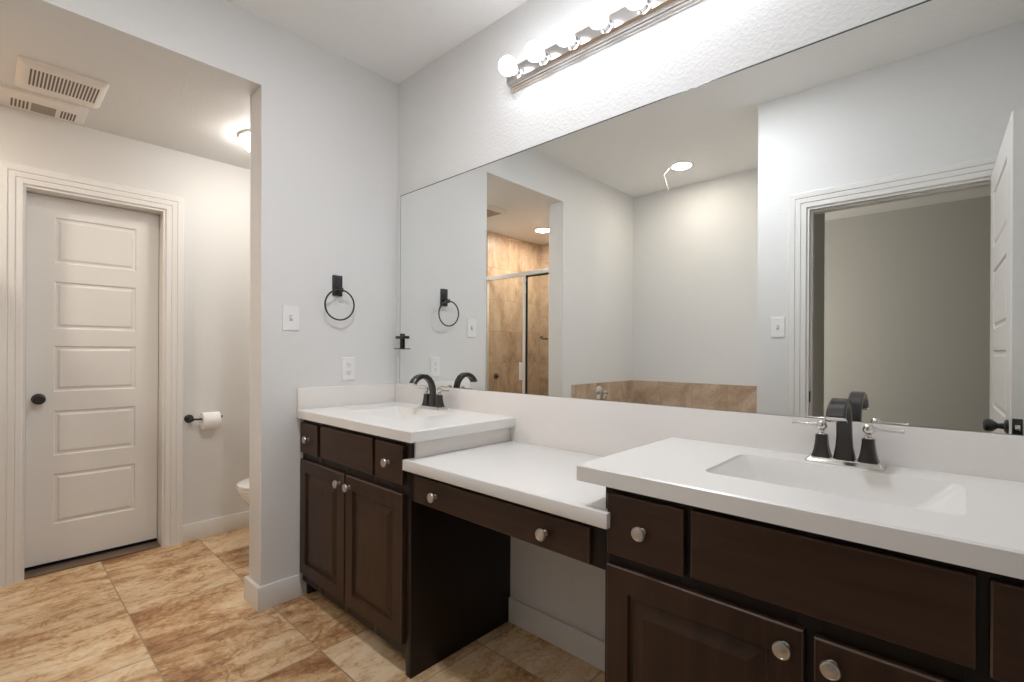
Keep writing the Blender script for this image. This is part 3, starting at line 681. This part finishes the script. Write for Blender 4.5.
def make_toilet(cx, yf):
    """front of the rim at y=yf, tank against y=0"""
    t = thing('toilet', (cx, -0.35, 0.0), 'white toilet standing behind the short wall', 'toilet')
    def egg(hw, y0, y1, z, n=32, sq=0.0):
        c = (y0 + y1) / 2; hl = (y1 - y0) / 2; out = []
        for k in range(n):
            a = 2 * math.pi * k / n
            yy = math.sin(a); xx = math.cos(a) * (1 - 0.14 * max(0, -yy)) 
            out.append((cx + hw * xx, c + hl * yy, z))
        return out
    b0 = -0.20
    bm = B()
    rings(bm, [egg(0.115, yf + 0.17, b0, 0.0), egg(0.112, yf + 0.17, b0, 0.03), egg(0.100, yf + 0.175, b0, 0.10), egg(0.105, yf + 0.155, b0, 0.18), egg(0.130, yf + 0.10, b0, 0.26), egg(0.165, yf + 0.045, b0, 0.32), egg(0.182, yf + 0.012, b0, 0.365), egg(0.183, yf + 0.008, b0, 0.385), egg(0.178, yf + 0.012, b0, 0.392)])
    obj('bowl', bm, M['porcelain'], t)
    obj('seat', rings_obj([egg(0.180, yf + 0.004, -0.215, 0.394), egg(0.186, yf, -0.212, 0.398), egg(0.186, yf, -0.212, 0.408), egg(0.182, yf + 0.004, -0.215, 0.411)]), M['porcelain'], t)
    obj('lid', rings_obj([egg(0.181, yf + 0.004, -0.215, 0.412), egg(0.187, yf - 0.002, -0.210, 0.416), egg(0.185, yf, -0.212, 0.428), egg(0.165, yf + 0.02, -0.225, 0.434)]), M['porcelain'], t)
    bm = B(); lps = []
    for k, z in ((0.86, 0.375), (0.9, 0.40), (1.0, 0.72), (1.0, 0.735)):
        lps.append([(cx + p[0] * k, -0.105 + p[1], z) for p in rrect(-0.225, 0.225, -0.09, 0.09, 0.03, 4)])
    rings(bm, lps); tk = obj('tank', bm, M['porcelain'], t)
    bm = B(); lps = []
    for k, z in ((1.03, 0.736), (1.04, 0.745), (1.04, 0.765), (1.0, 0.772)):
        lps.append([(cx + p[0] * k, -0.107 + p[1] * k, z) for p in rrect(-0.225, 0.225, -0.09, 0.09, 0.03, 4)])
    rings(bm, lps); obj('tank_lid', bm, M['porcelain'], t)
    bm = box(B(), cx - 0.19, cx - 0.12, -0.208, -0.198, 0.675, 0.690, 0.003)
    obj('flush_lever', bm, M['nickel'], tk)
    obj('foot', box(B(), cx - 0.09, cx + 0.09, -0.22, -0.10, 0.0, 0.378, 0.02), M['porcelain'], t)
def rings_obj(l):
    bm = B(); rings(bm, l); return bm
make_toilet(-0.645, -0.625)

# ceiling fixtures of the passage
vt = thing('exhaust_vent', (-0.67, -1.37, H2), 'large cream slotted exhaust vent on the low ceiling', 'ceiling vent')
bm = B(); lps = []
for k, z in ((0.0, H2), (0.0, H2 - 0.008), (0.012, H2 - 0.020), (0.03, H2 - 0.024)):
    lps.append([(p[0], p[1], z) for p in rrect(-0.845 + k, -0.522 - k, -1.518 + k, -1.218 - k, 0.012, 3)])
rings(bm, lps); obj('cover', bm, M['cream'], vt)
for k in range(19):
    y = -1.474 + k * (0.224 / 18)
    obj('slot', box(B(), -0.752, -0.570, y - 0.0032, y + 0.0032, H2 - 0.0246, H2 - 0.0238), M['slot'], vt)
vh = thing('ceiling_heater_vent', (-1.01, -1.42, H2), 'narrow cream fan grille on the low ceiling next to the wall', 'ceiling vent')
bm = B(); lps = []
for k, z in ((0.0, H2), (0.0, H2 - 0.014), (0.010, H2 - 0.022)):
    lps.append([(p[0], p[1], z) for p in rrect(-1.120 + k, -0.905 - k, -1.585 + k, -1.250 - k, 0.014, 3)])
rings(bm, lps); obj('cover', bm, M['cream'], vh)
for y0, y1 in ((-1.530, -1.462), (-1.350, -1.288)):
    for k in range(5):
        y = y0 + (y1 - y0) * (k + 0.5) / 5
        obj('slot', box(B(), -1.090, -0.985, y - 0.0035, y + 0.0035, H2 - 0.0226, H2 - 0.0218), M['slot'], vh)
obj('mesh_panel', box(B(), -1.098, -0.980, -1.456, -1.366, H2 - 0.0226, H2 - 0.0218), plain('vent_mesh', (0.34, 0.29, 0.25), 0.7, bump=0.6, bscale=400), vh)

lt = thing('dome_ceiling_light', (-0.62, -0.50, H2), 'lit white dome ceiling light above the toilet', 'ceiling light')
obj('base', lathe(B(), [(0.135, 0.0), (0.135, 0.012), (0.128, 0.018)], (-0.62, -0.50, H2), (0, 0, -1), 36), M['plastic'], lt)
obj('diffuser', lathe(B(), [(0.128, 0.016), (0.126, 0.030), (0.112, 0.052), (0.085, 0.070), (0.05, 0.081), (0.01, 0.085)], (-0.62, -0.50, H2), (0, 0, -1), 36), M['dome'], lt)
def downlight(x, y, z, mat, label):
    t = thing('recessed_downlight', (x, y, z), label, 'ceiling light')
    obj('trim_ring', lathe(B(), [(0.095, 0.0), (0.095, 0.003), (0.088, 0.006), (0.076, 0.006), (0.074, 0.002)], (x, y, z), (0, 0, -1), 40, True, True), M['plastic'], t)
    obj('lens', lathe(B(), [(0.073, 0.0062), (0.073, 0.0075), (0.05, 0.009), (0.01, 0.0095)], (x, y, z), (0, 0, -1), 40), mat, t)
    return t
downlight(0.700, -2.285, H1, M['down'], 'lit recessed ceiling light over the bathtub')
downlight(1.30, -1.00, H1, M['room'], 'added recessed fill light in the vanity room ceiling, out of view')  # added out of frame to lift the counters and floor
downlight(-0.72, -2.235, H2, M['downs'], 'lit recessed ceiling light in the shower')
# bent strip hanging beside the tub light
def ribbon(pts, w, t):
    bm = B(); lps = []
    for i, p in enumerate(pts):
        p = Vector(p); a = Vector(pts[max(i - 1, 0)]); c_ = Vector(pts[min(i + 1, len(pts) - 1)])
        tv = (c_ - a).normalized(); s = Vector((0.6, 0.8, 0)); n = tv.cross(s).normalized()
        lps.append([p + s * w / 2 + n * t / 2, p - s * w / 2 + n * t / 2, p - s * w / 2 - n * t / 2, p + s * w / 2 - n * t / 2])
    rings(bm, lps); return bm
bm = ribbon([(0.610, -2.262, H1 - 0.002), (0.598, -2.242, H1 - 0.03), (0.583, -2.21, H1 - 0.070), (0.592, -2.206, H1 - 0.10), (0.630, -2.20, H1 - 0.215)], 0.016, 0.004)
tag(obj('hanging_strip', bm, M['plastic'], org=(0.61, -2.262, H1)), 'bent white strip dangling from the ceiling by the tub light', 'strip')

# ------------------------------------------------------------------ shower
struct('trim_6', box(B(), XH, XH + 0.010, YT, -1.90, 0.0, H2 - 0.0005), M['tile_x'], 'tan stone tile on the shower side wall', 'wall tile')
struct('trim_7', box(B(), XH + 0.010, -0.156, YT, YT + 0.010, 0.0, H2 - 0.0005), M['tile_y'], 'tan stone tile on the shower back wall', 'wall tile')
struct('trim_8', box(B(), -0.156, -0.146, YT, -1.90, 0.0, H2 - 0.0005), M['tile_x'], 'tan stone tile on the near shower wall', 'wall tile')
YS = -1.90
sh = thing('shower_enclosure', (-0.67, YS, 0.0), 'silver framed glass shower front with a hinged door', 'shower')
obj('curb', box(B(), XH + 0.0105, -0.1565, YS - 0.06, YS + 0.06, 0.0, 0.09, 0.004), M['tile_y'], sh)
obj('header', box(B(), XH + 0.0105, -0.1565, YS - 0.022, YS + 0.022, 1.930, 1.970, 0.004), M['alu'], sh)
obj('sill', box(B(), XH + 0.0105, -0.1565, YS - 0.018, YS + 0.018, 0.0905, 0.115, 0.003), M['alu'], sh)
for x0, x1 in ((XH + 0.0105, XH + 0.022), (-0.682, -0.645), (-0.178, -0.1565)):
    obj('post', box(B(), x0, x1, YS - 0.015, YS + 0.015, 0.1155, 1.9295, 0.002), M['alu'], sh)
obj('gasket', box(B(), -0.644, -0.638, YS - 0.010, YS + 0.014, 0.1155, 1.9295), M['hole'], sh)
obj('glass_panel', box(B(), XH + 0.0225, -0.683, YS - 0.003, YS + 0.003, 0.116, 1.929), M['glass'], sh)
gd = obj('glass_door', box(B(), -0.632, -0.182, YS - 0.003, YS + 0.003, 0.125, 1.915), M['glass'], sh)
bm = tube(B(), [(-0.445, YS + 0.003, 1.345), (-0.445, YS + 0.03, 1.345), (-0.44, YS + 0.04, 1.335), (-0.40, YS + 0.04, 1.325), (-0.385, YS + 0.03, 1.325), (-0.385, YS + 0.003, 1.325)], 0.007, 10)
o = obj('door_handle', bm, M['black'], gd); o['label'] = 'small black door handle'
gt = obj('door_rail', box(B(), -0.637, -0.182, YS - 0.008, YS + 0.008, 1.916, 1.9292), M['hole'], gd)
obj('magnet_catch', box(B(), -0.722, -0.683, YS + 0.004, YS + 0.018, 0.935, 1.105, 0.004), M['plastic'], sh)
sv = thing('shower_valve', (XH + 0.01, -2.03, 0.95), 'dark round shower valve on the tiled shower wall', 'shower valve')
obj('escutcheon', lathe(B(), [(0.030, 0), (0.030, 0.006), (0.022, 0.012), (0.014, 0.014), (0.013, 0.034), (0.003, 0.038)], (XH + 0.0105, -2.03, 0.950), (1, 0, 0), 24), M['bronze'], sv)
# ------------------------------------------------------------------ tub
tb = thing('bathtub', (0.73, -2.25, 0.0), 'white drop-in bathtub in the tiled alcove behind the doorway wall', 'bathtub')
tx0, tx1, ty0, ty1, tz = 0.0105, 1.4495, YT + 0.0105, -1.745, 0.50
bm = B()
hole = [(0.73 + 0.62 * math.copysign(abs(math.cos(a)) ** 0.7, math.cos(a)), -2.26 + 0.36 * math.copysign(abs(math.sin(a)) ** 0.7, math.sin(a))) for a in [2 * math.pi * k / 40 for k in range(40)]]
out = []
for k in range(40):
    a = 2 * math.pi * k / 40; cx_, cy_ = math.cos(a), math.sin(a); s = 1 / max(abs(cx_), abs(cy_))
    out.append(((tx0 + tx1) / 2 + cx_ * s * (tx1 - tx0) / 2, (ty0 + ty1) / 2 + cy_ * s * (ty1 - ty0) / 2))
def sc_(k, dz): return [(0.73 + (p[0] - 0.73) * k, -2.26 + (p[1] + 2.26) * k, tz - dz) for p in hole]
rings(bm, [[(p[0], p[1], 0.0) for p in out], [(p[0], p[1], tz) for p in out], sc_(1.08, 0.0), sc_(1.06, -0.018), sc_(1.01, -0.018), sc_(0.97, 0.02), sc_(0.88, 0.25), sc_(0.78, 0.36), sc_(0.6, 0.39)], True, True)
obj('tub_shell', bm, M['porcelain'], tb)
struct('trim_9', box(B(), 0.0, 0.010, YT, -1.737, 0.50, 0.932, 0.001), M['tile_x'], 'tan tile strip above the tub on the faucet wall', 'wall tile')
struct('trim_10', box(B(), 0.010, 1.46, YT, YT + 0.010, 0.50, 0.932, 0.001), M['tile_y'], 'tan tile strip above the tub on the back wall', 'wall tile')
struct('trim_11', box(B(), 1.45, 1.46, YT + 0.010, -1.737, 0.50, 0.932, 0.001), M['tile_x'], 'tan tile strip above the tub on the partition side', 'wall tile')
tf = thing('tub_faucet', (0.01, -2.12, 0.84), 'polished tub valve on the tan tile strip, seen in the mirror', 'faucet')
obj('escutcheon', lathe(B(), [(0.062, 0), (0.062, 0.004), (0.05, 0.014), (0.026, 0.02), (0.024, 0.035)], (0.0105, -2.14, 0.845), (1, 0, 0), 30), M['nickel'], tf)
bm = lathe(B(), [(0.02, 0.035), (0.024, 0.045), (0.024, 0.075), (0.018, 0.085), (0.003, 0.088)], (0.0105, -2.14, 0.845), (1, 0, 0), 22)
tube(bm, [(0.075, -2.14, 0.845), (0.080, -2.125, 0.83), (0.085, -2.095, 0.795)], [0.009, 0.008, 0.006], 12)
obj('lever', bm, M['nickel'], tf)
bm = tube(B(), [(0.0105, -2.14, 0.62), (0.06, -2.14, 0.62), (0.12, -2.14, 0.615), (0.15, -2.14, 0.595)], [0.026, 0.024, 0.022, 0.018], 16)
obj('spout', bm, M['nickel'], tf)

# ------------------------------------------------------------------ added fill light in the next room, standing in for daylight
ld = bpy.data.lights.new('bedroom_fill_light', 'AREA'); ld.shape = 'RECTANGLE'; ld.size = 1.4; ld.size_y = 1.3; ld.energy = BEDFILL; ld.color = (1.0, 0.95, 0.86)
lo = bpy.data.objects.new('bedroom_fill_light', ld); COL.objects.link(lo); lo.location = (-0.2, -2.93, 1.5); lo.rotation_euler = (math.radians(-90), 0, 0)
